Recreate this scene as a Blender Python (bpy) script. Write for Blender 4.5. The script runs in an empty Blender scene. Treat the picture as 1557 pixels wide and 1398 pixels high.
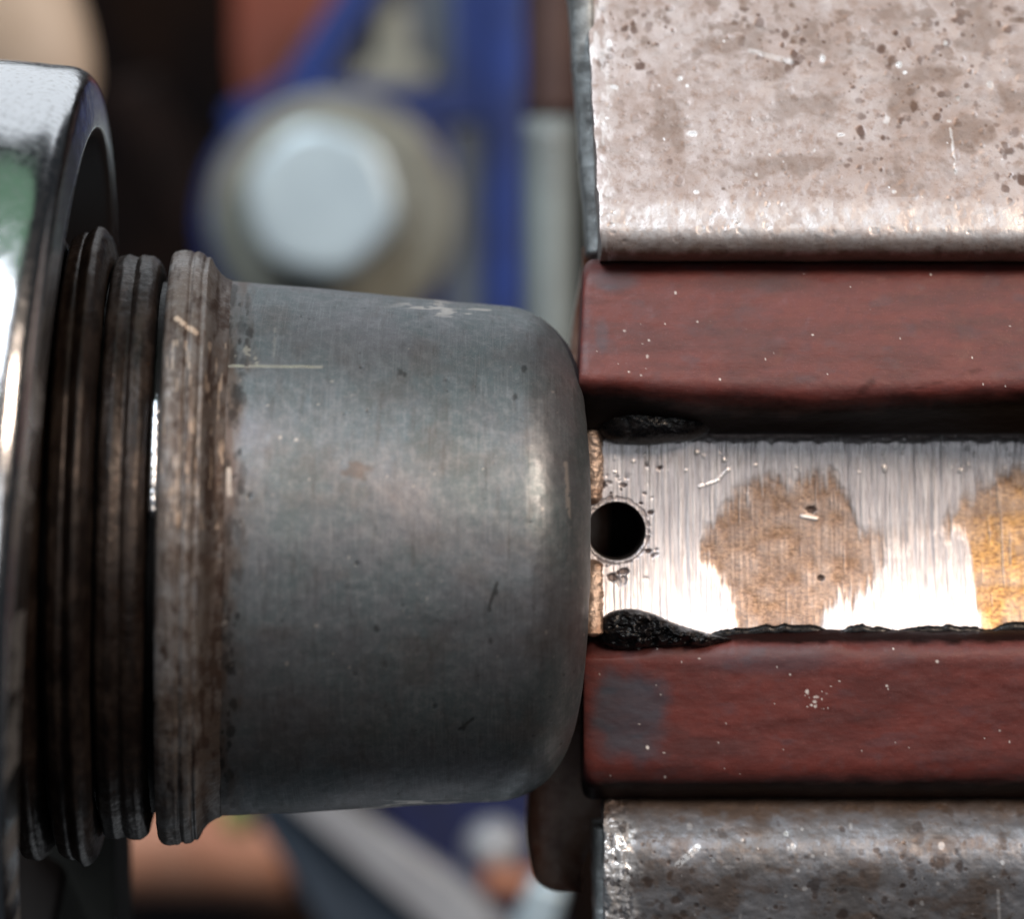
import bpy, math
import numpy as np
from mathutils import Vector

# ------------------------------------------------------------------ units
S = 3e-5            # metres per unit: all lengths below are in units of 0.03 mm
D = 4200.0          # lens to the barrel's axis
CX, CY = 778.5, 699.0
scene = bpy.context.scene
COL = scene.collection

# ------------------------------------------------------------------ camera
cam_d = bpy.data.cameras.new('camera')
cam = bpy.data.objects.new('camera', cam_d)
COL.objects.link(cam)
cam.location = (0, -D * S, 0)
cam.rotation_euler = (math.radians(90), 0, 0)
cam_d.sensor_width = 36.0
cam_d.lens = 36.0 * D / 1557.0
cam_d.clip_start = 0.005
cam_d.clip_end = 50.0
cam_d.dof.use_dof = True
cam_d.dof.focus_distance = (D - 190) * S
cam_d.dof.aperture_fstop = (cam_d.lens / 1000.0) / (110 * S)
scene.camera = cam

# ------------------------------------------------------------------ world + lamps
world = bpy.data.worlds.new('World')
scene.world = world
world.use_nodes = True
bg = world.node_tree.nodes['Background']
bg.inputs['Color'].default_value = (0.75, 0.86, 1.0, 1)
bg.inputs['Strength'].default_value = 0.022

def area(name, direction, dist, size, power, color, size_y=None):
    l = bpy.data.lights.new(name, 'AREA')
    l.energy = power
    l.color = color
    if size_y:
        l.shape = 'RECTANGLE'
        l.size, l.size_y = size, size_y
    else:
        l.shape = 'SQUARE'
        l.size = size
    o = bpy.data.objects.new(name, l)
    COL.objects.link(o)
    v = Vector(direction).normalized()
    o.location = v * dist
    o.rotation_euler = (-v).to_track_quat('-Z', 'Y').to_euler()
    return o

area('window_light', (-0.36, -0.72, 0.90), 0.80, 0.46, 5.5, (0.88, 0.94, 1.0))
area('warm_lamp', (0.78, -1.0, 0.74), 0.60, 0.15, 2.4, (1.0, 0.80, 0.64))
area('back_sky_fill', (-0.20, 0.80, 0.85), 1.0, 1.3, 3.6, (0.90, 0.95, 1.0), 0.9)  # added unseen back light, whitens the chrome's top and the barrel's upper rim
area('green_reflection_lamp', (-0.06, -0.12, 1.0), 0.9, 0.60, 0.24, (0.42, 0.80, 0.50), 0.42)  # added green lamp, stands in for foliage mirrored in the chrome
area('front_reflection_lamp', (0.02, -1.0, -0.04), 0.75, 0.24, 0.15, (0.92, 0.97, 1.0), 0.42)  # added behind the camera for the nut's pale reflection, no real window
area('right_reflection_lamp', (0.42, -1.0, 0.0), 0.80, 0.14, 0.40, (0.94, 0.97, 1.0), 0.42)  # added strip lamp for the bright band on the nut's rounded edge
area('low_rim_lamp', (0.10, 0.70, -0.70), 0.25, 0.10, 0.016, (0.90, 0.95, 1.0))  # added weak lamp low behind, for the barrel's lower rim

scene.view_settings.view_transform = 'Standard'
scene.view_settings.look = 'None'
scene.view_settings.exposure = 0.0
scene.view_settings.gamma = 1.0
scene.cycles.use_denoising = True
scene.cycles.max_bounces = 8

# ------------------------------------------------------------------ numpy noise
def _hash(ix, iy, iz, seed):
    h = (ix.astype(np.uint32) * np.uint32(374761393) + iy.astype(np.uint32) * np.uint32(668265263)
         + iz.astype(np.uint32) * np.uint32(2147483647) + np.uint32((seed * 1274126177) & 0xffffffff))
    h = (h ^ (h >> np.uint32(13))) * np.uint32(1274126177)
    h = (h ^ (h >> np.uint32(16))) * np.uint32(2246822519)
    h = h ^ (h >> np.uint32(15))
    return h.astype(np.float64) / 4294967295.0

def vnoise(x, y, z=None, seed=0):
    x = np.asarray(x, float); y = np.asarray(y, float)
    z = np.zeros_like(x) if z is None else np.asarray(z, float)
    x, y, z = np.broadcast_arrays(x, y, z)
    fx, fy, fz = np.floor(x), np.floor(y), np.floor(z)
    ix, iy, iz = fx.astype(np.int64), fy.astype(np.int64), fz.astype(np.int64)
    tx, ty, tz = x - fx, y - fy, z - fz
    s = lambda t: t * t * t * (t * (t * 6 - 15) + 10)
    tx, ty, tz = s(tx), s(ty), s(tz)
    r = 0
    for a in (0, 1):
        for b in (0, 1):
            for c in (0, 1):
                w = (tx if a else 1 - tx) * (ty if b else 1 - ty) * (tz if c else 1 - tz)
                r = r + w * _hash(ix + a, iy + b, iz + c, seed)
    return r * 2 - 1

def fbm(x, y, z=None, octaves=4, seed=0, gain=0.5):
    t, a, n = 0, 1.0, 0
    for o in range(octaves):
        k = 2.03 ** o
        t = t + a * vnoise(x * k, y * k, None if z is None else z * k, seed + o * 17)
        n += a
        a *= gain
    return t / n

def sstep(a, b, x):
    t = np.clip((x - a) / (b - a), 0, 1)
    return t * t * (3 - 2 * t)

def seg(U, V, a, b, w, soft=1.5):
    """mask of a line from a to b, half width w"""
    ax, ay = a; bx, by = b
    dx, dy = bx - ax, by - ay
    t = np.clip(((U - ax) * dx + (V - ay) * dy) / (dx * dx + dy * dy), 0, 1)
    d = np.hypot(U - ax - t * dx, V - ay - t * dy)
    return 1 - sstep(w, w + soft, d)

def spots(U, V, n, box, rmin, rmax, seed, stretch=1.0, power=2.0):
    """irregular little spots; U, V 2-D with U growing along axis 0"""
    rng = np.random.default_rng(seed)
    M = np.zeros_like(U)
    u_row = U.mean(axis=1)
    wob = fbm(U / 9.0, V / 9.0, seed=seed + 5, octaves=2) * 0.55
    for _ in range(n):
        x = rng.uniform(box[0], box[1]); y = rng.uniform(box[2], box[3])
        r = rmin + (rmax - rmin) * rng.random() ** power
        st = rng.uniform(0.6, 1.5) * stretch
        k = rng.uniform(0.45, 1.0)
        i = np.where(np.abs(u_row - x) < r * 3)[0]
        if len(i) == 0:
            continue
        sl = slice(i[0], i[-1] + 1)
        d = np.hypot(U[sl] - x, (V[sl] - y) / st) / r + wob[sl]
        M[sl] = np.maximum(M[sl], (1 - sstep(0.55, 1.15, d)) * k)
    return M

# ------------------------------------------------------------------ mesh helpers
def W(px, py, d, f=1.0):
    """px, py as seen for f = (D+d0)/D; d = depth behind the barrel's axis -> metres"""
    px, py, d = np.broadcast_arrays(np.asarray(px, float), np.asarray(py, float), np.asarray(d, float))
    return np.stack([(px - CX) * f * S, d * S, (CY - py) * f * S], -1)

def fac(d0):
    return (D + d0) / D

def finish(o, mat, parent):
    if mat:
        o.data.materials.append(mat)
    if parent is not None:
        o.parent = parent
        o.location = -parent.location
    COL.objects.link(o)
    return o

def mesh_from(name, V, F, mat, parent=None, smooth=True, attr=None):
    me = bpy.data.meshes.new(name)
    me.from_pydata([tuple(v) for v in V], [], F)
    me.validate()
    if smooth:
        me.polygons.foreach_set('use_smooth', [True] * len(me.polygons))
    me.update()
    return finish(bpy.data.objects.new(name, me), mat, parent)

def grid(name, P, mat, parent=None, wrap_u=False, wrap_v=False, attr=None, caps=(), flip=False, smooth=True):
    """P (nu, nv, 3) -> quads; caps: (row index) closed with an n-gon"""
    nu, nv = P.shape[:2]
    idx = np.arange(nu * nv).reshape(nu, nv)
    iu = np.arange(nu if wrap_u else nu - 1)
    iv = np.arange(nv if wrap_v else nv - 1)
    A = idx[iu][:, iv]
    B = idx[(iu + 1) % nu][:, iv]
    C = idx[(iu + 1) % nu][:, (iv + 1) % nv]
    E = idx[iu][:, (iv + 1) % nv]
    Q = np.stack([A, B, C, E], -1).reshape(-1, 4)
    if flip:
        Q = Q[:, ::-1]
    nq = len(Q)
    loops = Q.ravel()
    starts = np.arange(nq) * 4
    extra = []
    for c in caps:
        r = idx[c].copy()
        extra.append(r if ((c == 0) != flip) else r[::-1])
    for e in extra:
        starts = np.append(starts, len(loops))
        loops = np.concatenate([loops, e])
    me = bpy.data.meshes.new(name)
    me.vertices.add(nu * nv)
    me.vertices.foreach_set('co', P.reshape(-1).astype(np.float32))
    me.loops.add(len(loops))
    me.loops.foreach_set('vertex_index', loops.astype(np.int32))
    me.polygons.add(len(starts))
    me.polygons.foreach_set('loop_start', starts.astype(np.int32))
    me.update(calc_edges=True)
    me.validate()
    me.polygons.foreach_set('use_smooth', [smooth] * len(me.polygons))
    if attr is not None:
        a = me.color_attributes.new('m', 'FLOAT_COLOR', 'POINT')
        c = np.zeros((nu * nv, 4), np.float32)
        for i, ch in enumerate(attr):
            c[:, i] = np.broadcast_to(ch, (nu, nv)).reshape(-1)
        a.data.foreach_set('color', c.ravel())
    me.update()
    return finish(bpy.data.objects.new(name, me), mat, parent)

def round_poly(pts, closed=True):
    """pts: (x, y, radius) -> dense polyline with rounded corners"""
    out = []
    n = len(pts)
    for i, (x, y, r) in enumerate(pts):
        if (not closed and i in (0, n - 1)) or r <= 0:
            out.append((x, y)); continue
        p = np.array([x, y], float)
        a = np.array(pts[i - 1][:2], float) - p
        b = np.array(pts[(i + 1) % n][:2], float) - p
        la, lb = np.linalg.norm(a), np.linalg.norm(b)
        k = min(r, la * 0.48, lb * 0.48)
        a, b = p + a / la * k, p + b / lb * k
        for t in np.linspace(0, 1, 14):
            out.append(tuple((1 - t) ** 2 * a + 2 * t * (1 - t) * p + t * t * b))
    return np.array(out, float)

def resample(poly, step, closed=True, weight=None):
    P = np.vstack([poly, poly[:1]]) if closed else poly
    sg = np.linalg.norm(np.diff(P, axis=0), axis=1)
    w = np.ones(len(sg))
    if weight is not None:
        mid = (P[1:] + P[:-1]) / 2
        w = weight(mid)
    cum = np.concatenate([[0], np.cumsum(sg * w)])
    n = max(8, int(cum[-1] / step))
    t = np.linspace(0, cum[-1], n, endpoint=not closed)
    return np.stack([np.interp(t, cum, P[:, 0]), np.interp(t, cum, P[:, 1])], -1)

def empty(name, px, py, d, f, label, cat, group=None):
    o = bpy.data.objects.new(name, None)
    o.location = Vector([float(c) for c in W(px, py, d, f)])
    o.empty_display_size = 0.002
    COL.objects.link(o)
    return tag(o, label, cat, group)

def tag(o, label, cat, group=None):
    o['label'] = label
    o['category'] = cat
    if group:
        o['group'] = group
    return o

# ------------------------------------------------------------------ material helpers
class MT:
    def __init__(self, name):
        self.m = bpy.data.materials.new(name)
        self.m.use_nodes = True
        self.t = self.m.node_tree
        self.b = self.t.nodes['Principled BSDF']
        tc = self.t.nodes.new('ShaderNodeTexCoord')
        mp = self.t.nodes.new('ShaderNodeMapping')
        k = 1.0 / (S * 100.0)                       # texture space: 1 = 100 units
        mp.inputs['Scale'].default_value = (k, k, k)
        self.t.links.new(tc.outputs['Object'], mp.inputs['Vector'])
        self.vec = mp.outputs['Vector']
        self._attr = None
    def node(self, typ, **kw):
        n = self.t.nodes.new(typ)
        for k, v in kw.items():
            setattr(n, k, v)
        return n
    def put(self, sock, v):
        if hasattr(v, 'is_output'):
            self.t.links.new(v, sock)
        elif v is not None:
            if isinstance(v, tuple) and len(v) == 3 and sock.type == 'RGBA':
                v = (*v, 1)
            sock.default_value = v
    def stretch(self, sx, sy, sz):
        mp = self.node('ShaderNodeMapping')
        mp.inputs['Scale'].default_value = (sx, sy, sz)
        self.t.links.new(self.vec, mp.inputs['Vector'])
        return mp.outputs['Vector']
    def noise(self, scale, detail=4, rough=0.55, vec=None, dist=0.0):
        n = self.node('ShaderNodeTexNoise')
        self.put(n.inputs['Vector'], vec or self.vec)
        n.inputs['Scale'].default_value = scale
        n.inputs['Detail'].default_value = detail
        n.inputs['Roughness'].default_value = rough
        n.inputs['Distortion'].default_value = dist
        return n.outputs['Fac']
    def rng(self, v, a, b, lo=0.0, hi=1.0):
        n = self.node('ShaderNodeMapRange')
        n.interpolation_type = 'SMOOTHSTEP'
        self.put(n.inputs['Value'], v)
        n.inputs['From Min'].default_value = a
        n.inputs['From Max'].default_value = b
        n.inputs['To Min'].default_value = lo
        n.inputs['To Max'].default_value = hi
        return n.outputs['Result']
    def mix(self, f, a, b):
        n = self.node('ShaderNodeMix', data_type='RGBA')
        self.put(n.inputs[0], f); self.put(n.inputs[6], a); self.put(n.inputs[7], b)
        return n.outputs[2]
    def mixf(self, f, a, b):
        n = self.node('ShaderNodeMix', data_type='FLOAT')
        self.put(n.inputs[0], f); self.put(n.inputs[2], a); self.put(n.inputs[3], b)
        return n.outputs[0]
    def math(self, op, a, b=None):
        n = self.node('ShaderNodeMath', operation=op)
        self.put(n.inputs[0], a)
        if b is not None:
            self.put(n.inputs[1], b)
        return n.outputs[0]
    def attr(self, ch):
        if self._attr is None:
            a = self.node('ShaderNodeAttribute', attribute_name='m')
            s = self.node('ShaderNodeSeparateColor')
            self.t.links.new(a.outputs['Color'], s.inputs[0])
            self._attr = (s.outputs[0], s.outputs[1], s.outputs[2], a.outputs['Alpha'])
        return self._attr[ch]
    def bump(self, h, dist, strength=1.0, prev=None):
        n = self.node('ShaderNodeBump')
        n.inputs['Strength'].default_value = strength
        n.inputs['Distance'].default_value = dist * S
        self.put(n.inputs['Height'], h)
        if prev is not None:
            self.put(n.inputs['Normal'], prev)
        return n.outputs['Normal']
    def out(self, color, rough=0.5, metal=0.0, normal=None, spec=None, coat=None, coat_rough=0.1):
        self.put(self.b.inputs['Base Color'], color)
        self.put(self.b.inputs['Roughness'], rough)
        self.put(self.b.inputs['Metallic'], metal)
        if normal is not None:
            self.put(self.b.inputs['Normal'], normal)
        if spec is not None:
            self.put(self.b.inputs['Specular IOR Level'], spec)
        if coat is not None:
            self.put(self.b.inputs['Coat Weight'], coat)
            self.b.inputs['Coat Roughness'].default_value = coat_rough
        return self.m

def lin(r, g, b):
    c = lambda v: (v / 255 / 12.92) if v / 255 <= 0.04045 else ((v / 255 + 0.055) / 1.055) ** 2.4
    return (c(r), c(g), c(b))

def mat_barrel():
    t = MT('grey_phosphated_steel')
    n1 = t.noise(0.7, 6, 0.65)
    n2 = t.noise(7, 5, 0.7)
    n3 = t.noise(40, 3, 0.6)
    n4 = t.noise(70, 2, 0.6)
    sc = t.noise(1.0, 4, 0.6, vec=t.stretch(9, 1.6, 1.6))
    c = t.mix(t.rng(n1, 0.34, 0.68), lin(98, 109, 113), lin(116, 117, 122))
    c = t.mix(t.math('MULTIPLY', t.rng(n2, 0.42, 0.72), 0.5), c, lin(142, 144, 148))
    c = t.mix(t.math('MULTIPLY', t.rng(sc, 0.50, 0.74), 0.45), c, lin(84, 82, 82))
    tm = t.noise(1.0, 3, 0.55, vec=t.stretch(46, 1.3, 1.3))
    c = t.mix(t.math('MULTIPLY', t.rng(tm, 0.50, 0.72), 0.30), c, lin(150, 152, 156))
    c = t.mix(t.math('MULTIPLY', t.rng(n3, 0.54, 0.72), 0.35), c, lin(70, 70, 70))
    c = t.mix(t.math('MULTIPLY', t.rng(n4, 0.60, 0.72), 0.45), c, lin(186, 184, 184))
    c = t.mix(t.attr(0), c, lin(92, 72, 58))           # rust
    c = t.mix(t.attr(2), c, lin(34, 31, 30))           # pits
    c = t.mix(t.attr(1), c, lin(225, 215, 205))        # bare scratches, plus painted glints and rim light
    r = t.mixf(t.attr(1), t.rng(n1, 0.3, 0.7, 0.56, 0.46), 0.25)
    r = t.mixf(t.attr(3), r, t.rng(n2, 0.3, 0.7, 0.44, 0.36))
    b = t.bump(n2, 0.35, 0.3)
    b = t.bump(n3, 0.35, 0.4, b)
    return t.out(c, r, 0.8, b)

def mat_rusty():
    t = MT('rusty_steel')
    n1 = t.noise(1.6, 5, 0.65)
    st = t.noise(1.0, 5, 0.6, vec=t.stretch(9, 2.6, 2.6))
    n3 = t.noise(14, 5, 0.7)
    c = t.mix(t.rng(n1, 0.35, 0.65), lin(108, 99, 93), lin(130, 128, 128))
    c = t.mix(t.math('MULTIPLY', t.rng(st, 0.48, 0.66), 0.5), c, lin(80, 60, 50))
    c = t.mix(t.math('MULTIPLY', t.rng(n3, 0.52, 0.74), 0.6), c, lin(160, 150, 142))
    c = t.mix(t.attr(0), c, lin(56, 40, 32))
    c = t.mix(t.attr(1), c, lin(218, 196, 176))
    b = t.bump(st, 0.7, 0.4)
    b = t.bump(n3, 1.0, 0.55, b)
    return t.out(c, t.rng(n3, 0.3, 0.7, 0.60, 0.42), 0.5, b)

def mat_dark_thread():
    t = MT('shaded_thread_steel')  # brown tone darkened: the nut's shadow on the threads put into the colour
    n1 = t.noise(1.4, 5, 0.65)
    st = t.noise(1.0, 5, 0.6, vec=t.stretch(9, 3.0, 3.0))
    n3 = t.noise(13, 5, 0.7)
    c = t.mix(t.rng(n1, 0.35, 0.65), lin(32, 23, 19), lin(56, 47, 42))
    c = t.mix(t.math('MULTIPLY', t.rng(st, 0.48, 0.66), 0.5), c, lin(28, 19, 16))
    c = t.mix(t.math('MULTIPLY', t.rng(n3, 0.60, 0.78), 0.6), c, lin(118, 84, 62))
    c = t.mix(t.attr(0), c, lin(16, 10, 9))
    b = t.bump(n3, 0.9, 0.5)
    return t.out(c, t.rng(n3, 0.3, 0.7, 0.52, 0.34), 0.45, b)

def mat_chrome():
    t = MT('worn_chrome')
    n1 = t.noise(1.3, 4, 0.5)
    n2 = t.noise(12, 4, 0.6)
    c = t.mix(t.rng(n2, 0.52, 0.75), (0.72, 0.73, 0.75), (0.52, 0.51, 0.52))
    c = t.mix(t.attr(0), c, lin(34, 24, 20))
    b = t.bump(n1, 5.0, 0.3)
    b = t.bump(n2, 0.15, 0.2, b)
    r = t.mixf(t.attr(0), t.rng(n2, 0.35, 0.7, 0.14, 0.26), 0.6)
    m = t.mixf(t.attr(0), 1.0, 0.35)
    return t.out(c, r, m, b)

def mat_block(dark=False):
    t = MT('corroded_zinc_' + ('grey' if dark else 'pale'))
    n1 = t.noise(1.1, 5, 0.6)
    n2 = t.noise(6, 5, 0.65)
    n3 = t.noise(30, 3, 0.6)
    if dark:
        a, b_, cl, sp = lin(118, 116, 117), lin(140, 142, 148), lin(110, 98, 90), lin(74, 60, 54)  # darker copy for the lower block: its dimmer light put into the colour
    else:
        a, b_, cl, sp = lin(158, 144, 139), lin(176, 166, 164), lin(142, 122, 112), lin(92, 72, 64)
    c = t.mix(t.rng(n1, 0.36, 0.62), a, b_)
    c = t.mix(t.math('MULTIPLY', t.rng(n2, 0.50, 0.70), 0.65), c, cl)
    c = t.mix(t.math('MULTIPLY', t.rng(n3, 0.60, 0.72), 0.4), c, sp)
    c = t.mix(t.attr(0), c, sp)                          # corrosion spots
    c = t.mix(t.attr(3), c, lin(104, 84, 70))            # dirty blotches, browner edges, shade painted on the lower block's top
    c = t.mix(t.attr(1), c, lin(232, 232, 234))          # bare bright metal, and the pale block's painted edge highlight
    r = t.mixf(t.attr(1), t.rng(n2, 0.3, 0.7, 0.42, 0.58), 0.22)
    b = t.bump(n2, 1.0, 0.4)
    b = t.bump(n3, 0.6, 0.45, b)
    return t.out(c, r, 0.55, b)

def mat_red():
    t = MT('dull_red_varnish')
    st = t.noise(1.0, 5, 0.6, vec=t.stretch(0.8, 3.2, 3.2))
    n2 = t.noise(5, 5, 0.6)
    n3 = t.noise(45, 3, 0.6)
    fi = t.noise(1.0, 4, 0.6, vec=t.stretch(5, 30, 30))
    c = t.mix(t.rng(st, 0.38, 0.66), lin(108, 53, 48), lin(90, 46, 43))
    c = t.mix(t.math('MULTIPLY', t.rng(n2, 0.50, 0.72), 0.55), c, lin(96, 58, 58))
    c = t.mix(t.math('MULTIPLY', t.rng(fi, 0.5, 0.7), 0.35), c, lin(92, 44, 42))
    c = t.mix(t.math('MULTIPLY', t.rng(n3, 0.55, 0.75), 0.3), c, lin(160, 92, 86))
    c = t.mix(t.attr(0), c, lin(70, 74, 84))             # blue grey stain
    sm = t.noise(1.0, 5, 0.6, vec=t.stretch(0.5, 1.1, 1.1))
    c = t.mix(t.math('MULTIPLY', t.rng(sm, 0.50, 0.68), 0.55), c, lin(74, 46, 46))
    c = t.mix(t.attr(2), c, lin(8, 4, 4))             # black grime, darker edges, and the upper bar's underside shade painted in
    c = t.mix(t.attr(1), c, lin(240, 232, 226))          # metal dust
    b = t.bump(fi, 0.6, 0.4)
    b = t.bump(n3, 0.5, 0.4, b)
    r = t.mixf(t.attr(2), t.rng(n2, 0.3, 0.7, 0.44, 0.58), 0.5)
    return t.out(c, r, 0.0, b, spec=t.mixf(t.attr(2), 0.45, 0.08))

def mat_bar():
    t = MT('brushed_plated_brass')
    st = t.noise(1.0, 5, 0.62, vec=t.stretch(26, 1.1, 1.1))
    st2 = t.noise(1.0, 3, 0.5, vec=t.stretch(90, 3.0, 3.0))
    n2 = t.noise(19, 5, 0.7, vec=t.stretch(0.7, 1.3, 1.3))
    n3 = t.noise(34, 3, 0.6)
    sil = t.mix(t.rng(st, 0.40, 0.66), (0.66, 0.63, 0.66), (0.86, 0.84, 0.86))
    sil = t.mix(t.math('MULTIPLY', t.rng(st2, 0.50, 0.70), 0.65), sil, (0.36, 0.31, 0.30))
    br = t.mix(t.rng(n2, 0.36, 0.64), lin(112, 88, 72), lin(164, 134, 110))
    br = t.mix(t.rng(n3, 0.58, 0.74), br, lin(206, 176, 146))
    br = t.mix(t.attr(3), br, t.mix(t.rng(n2, 0.36, 0.64), lin(140, 98, 52), lin(214, 168, 96)))  # golden tint: the warm lamp's reflection put into the base colour
    n5 = t.noise(2.4, 5, 0.65)
    br = t.mix(t.math('MULTIPLY', t.rng(n5, 0.42, 0.66), 0.6), br, lin(104, 78, 60))
    c = t.mix(t.attr(0), sil, br)
    c = t.mix(t.attr(2), c, lin(74, 52, 44))
    c = t.mix(t.attr(1), c, (0.95, 0.93, 0.92))
    r = t.mixf(t.attr(0), t.rng(st, 0.3, 0.7, 0.30, 0.40), t.rng(n2, 0.3, 0.7, 0.5, 0.36))
    b = t.bump(st, 2.2, 0.5)
    b = t.bump(st2, 0.9, 0.45, b)
    b2 = t.bump(n2, 1.1, 0.55)
    mixn = t.node('ShaderNodeMix', data_type='VECTOR')
    t.put(mixn.inputs[0], t.attr(0)); t.put(mixn.inputs[4], b); t.put(mixn.inputs[5], b2)
    return t.out(c, r, t.mixf(t.attr(2), 0.62, 0.2), mixn.outputs[1])

def mat_tar():
    t = MT('black_tar')
    n2 = t.noise(7, 4, 0.6)
    n3 = t.noise(30, 3, 0.6)
    c = t.mix(t.rng(n2, 0.4, 0.7), (0.003, 0.003, 0.004), (0.010, 0.008, 0.008))
    b = t.bump(n2, 1.2, 0.4)
    b = t.bump(n3, 0.3, 0.3, b)
    return t.out(c, t.rng(n3, 0.35, 0.65, 0.22, 0.42), 0.0, b, spec=0.3)

def mat_plain(name, a, b=None, rough=0.5, metal=0.0, scale=1.0, bump=1.5, coat=None, spec=None):
    t = MT(name)
    b = b or tuple(x * 0.7 for x in a)
    n1 = t.noise(scale, 5, 0.6)
    n2 = t.noise(scale * 9, 4, 0.6)
    c = t.mix(t.rng(n1, 0.36, 0.66), a, b)
    c = t.mix(t.math('MULTIPLY', t.rng(n2, 0.5, 0.75), 0.35), c, tuple(x * 0.55 for x in a))
    return t.out(c, rough, metal, t.bump(n2, bump, 0.5), coat=coat, spec=spec)

M_barrel, M_rusty, M_thread, M_chrome = mat_barrel(), mat_rusty(), mat_dark_thread(), mat_chrome()
M_block, M_block_shaded, M_red, M_bar, M_tar = mat_block(), mat_block(True), mat_red(), mat_bar(), mat_tar()
M_tab = mat_plain('tarnished_bronze', lin(206, 184, 168), lin(150, 122, 104), 0.34, 0.7, 3.0, 3.0)
M_bore = mat_plain('dark_bore', (0.05, 0.040, 0.036), (0.03, 0.024, 0.02), 0.6, 0.2, 6.0)
M_clip = mat_plain('bright_spring_wire', (0.82, 0.86, 0.92), (0.7, 0.74, 0.8), 0.16, 1.0, 3.0, 0.6)
M_flange = mat_plain('brown_varnish', lin(112, 72, 56), lin(156, 128, 114), 0.30, 0.0, 1.6, 3.0)
M_edge = mat_plain('grey_sheet_edge', lin(186, 192, 194), lin(120, 122, 122), 0.42, 0.25, 2.6, 2.0)
M_zinc = mat_plain('bright_zinc', lin(206, 226, 236), lin(190, 210, 222), 0.40, 0.35, 0.5, 1.0)
M_washer = mat_plain('dull_washer_steel', lin(142, 144, 134), lin(118, 118, 110), 0.5, 0.3, 0.5, 1.0)
M_blue = mat_plain('blue_enamel', lin(24, 56, 132), lin(22, 42, 96), 0.4, 0.0, 0.3, 1.0)
M_steel_bg = mat_plain('grey_blue_steel', lin(96, 106, 118), lin(80, 84, 90), 0.5, 0.3, 0.3, 1.0)
M_rust_bg = mat_plain('rust_orange_paint', lin(134, 62, 38), lin(110, 50, 32), 0.6, 0.0, 0.3, 1.0)
M_cream = mat_plain('cream_plastic', lin(205, 186, 168), lin(192, 172, 152), 0.5, 0.0, 0.3, 0.5)
M_black_bg = mat_plain('near_black_brown', (0.004, 0.004, 0.005), (0.014, 0.008, 0.006), 0.8, 0.0, 0.12, 1.0, spec=0.03)  # near-black brown for the backdrop sheet
M_brown_bg = mat_plain('dark_brown_iron', lin(40, 26, 21), lin(24, 16, 14), 0.6, 0.0, 0.3, 1.0, spec=0.1)
M_peach = mat_plain('peach_copper', lin(190, 140, 116), lin(166, 110, 84), 0.55, 0.1, 0.3, 1.0)
M_support = mat_plain('dark_grey_green_iron', lin(46, 48, 44), lin(34, 34, 32), 0.6, 0.1, 0.6, 1.0)
M_yellow = mat_plain('pale_yellow_plastic', lin(196, 190, 120), lin(176, 168, 100), 0.5, 0.0, 0.3, 0.5)
M_slate = mat_plain('slate_paint', lin(58, 70, 84), lin(48, 58, 70), 0.5, 0.1, 0.3, 1.0)
M_pale = mat_plain('pale_grey_aluminium', lin(176, 180, 186), lin(160, 162, 168), 0.45, 0.3, 0.3, 1.0)
M_navy = mat_plain('navy_enamel', lin(22, 34, 84), lin(24, 28, 52), 0.5, 0.0, 0.3, 1.0)
M_post_grey = mat_plain('grey_green_post_paint', lin(140, 152, 154), lin(120, 128, 130), 0.5, 0.1, 0.3, 1.0)
M_post_brown = mat_plain('brown_post_rust', lin(92, 70, 64), lin(72, 52, 50), 0.6, 0.1, 0.3, 1.0)

# ------------------------------------------------------------------ backdrop (setting)
def slab(name, poly, d0, thick, mat, parent=None, bevel=14.0, seed=None):
    """an outline (px,py at depth d0) with thickness and a rounded front edge"""
    f = fac(d0)
    P = np.array(poly, float)
    n = len(P)
    c = P.mean(axis=0)
    rows = []
    for dd, k in ((thick, 0), (bevel, 0), (bevel * 0.3, bevel * 0.3), (0, bevel)):
        dirs = P - c
        L = np.linalg.norm(dirs, axis=1, keepdims=True)
        q = P - dirs / L * k / f
        rows.append(W(q[:, 0], q[:, 1], d0 + dd, f))
    return grid(name, np.array(rows), mat, parent, wrap_v=True, caps=(0, 3), smooth=False)

back = grid('backdrop', W(np.array([[-900.0, 2500], [-900, 2500]]), np.array([[-800.0, -800], [2300, 2300]]),
                          np.full((2, 2), 9500.0), fac(9500)), M_black_bg)
back['kind'] = 'structure'

def rnd(poly, r=18):
    return round_poly([(x, y, r) for x, y in poly])

# --- blue bracket with the bolt
DB = 4600
e = empty('blue_bracket', 640, 520, DB + 260, fac(DB), 'blue painted steel bracket behind the barrel, carrying the big pale bolt', 'bracket')
slab('back_plate', rnd([(560, -90), (820, -90), (800, 560), (420, 560), (330, 420), (350, 240)], 40), DB + 160, 130, M_steel_bg, e)
slab('edge_rail', rnd([(745, -90), (800, -90), (796, 560), (735, 560)], 14), DB - 60, 210, M_blue, e)
slab('inner_rail', rnd([(690, -90), (742, -90), (738, 150), (692, 150)], 14), DB + 30, 120, M_blue, e)
slab('diagonal_rib', rnd([(560, -90), (625, -90), (470, 150), (360, 215), (335, 165), (430, 120)], 20), DB + 10, 140, M_blue, e)
slab('cross_rib', rnd([(420, 128), (745, 128), (745, 185), (420, 185)], 14), DB + 20, 125, M_blue, e)
a = np.linspace(0, 2 * np.pi, 60, endpoint=False)
slab('bolt_boss', np.stack([512 + 212 * np.cos(a), 335 + 214 * np.sin(a)], -1), DB + 40, 110, M_blue, e, 20)
slab('wear_strip', rnd([(690, 190), (732, 190), (732, 560), (680, 560)], 14), DB + 15, 30, M_steel_bg, e)
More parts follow.
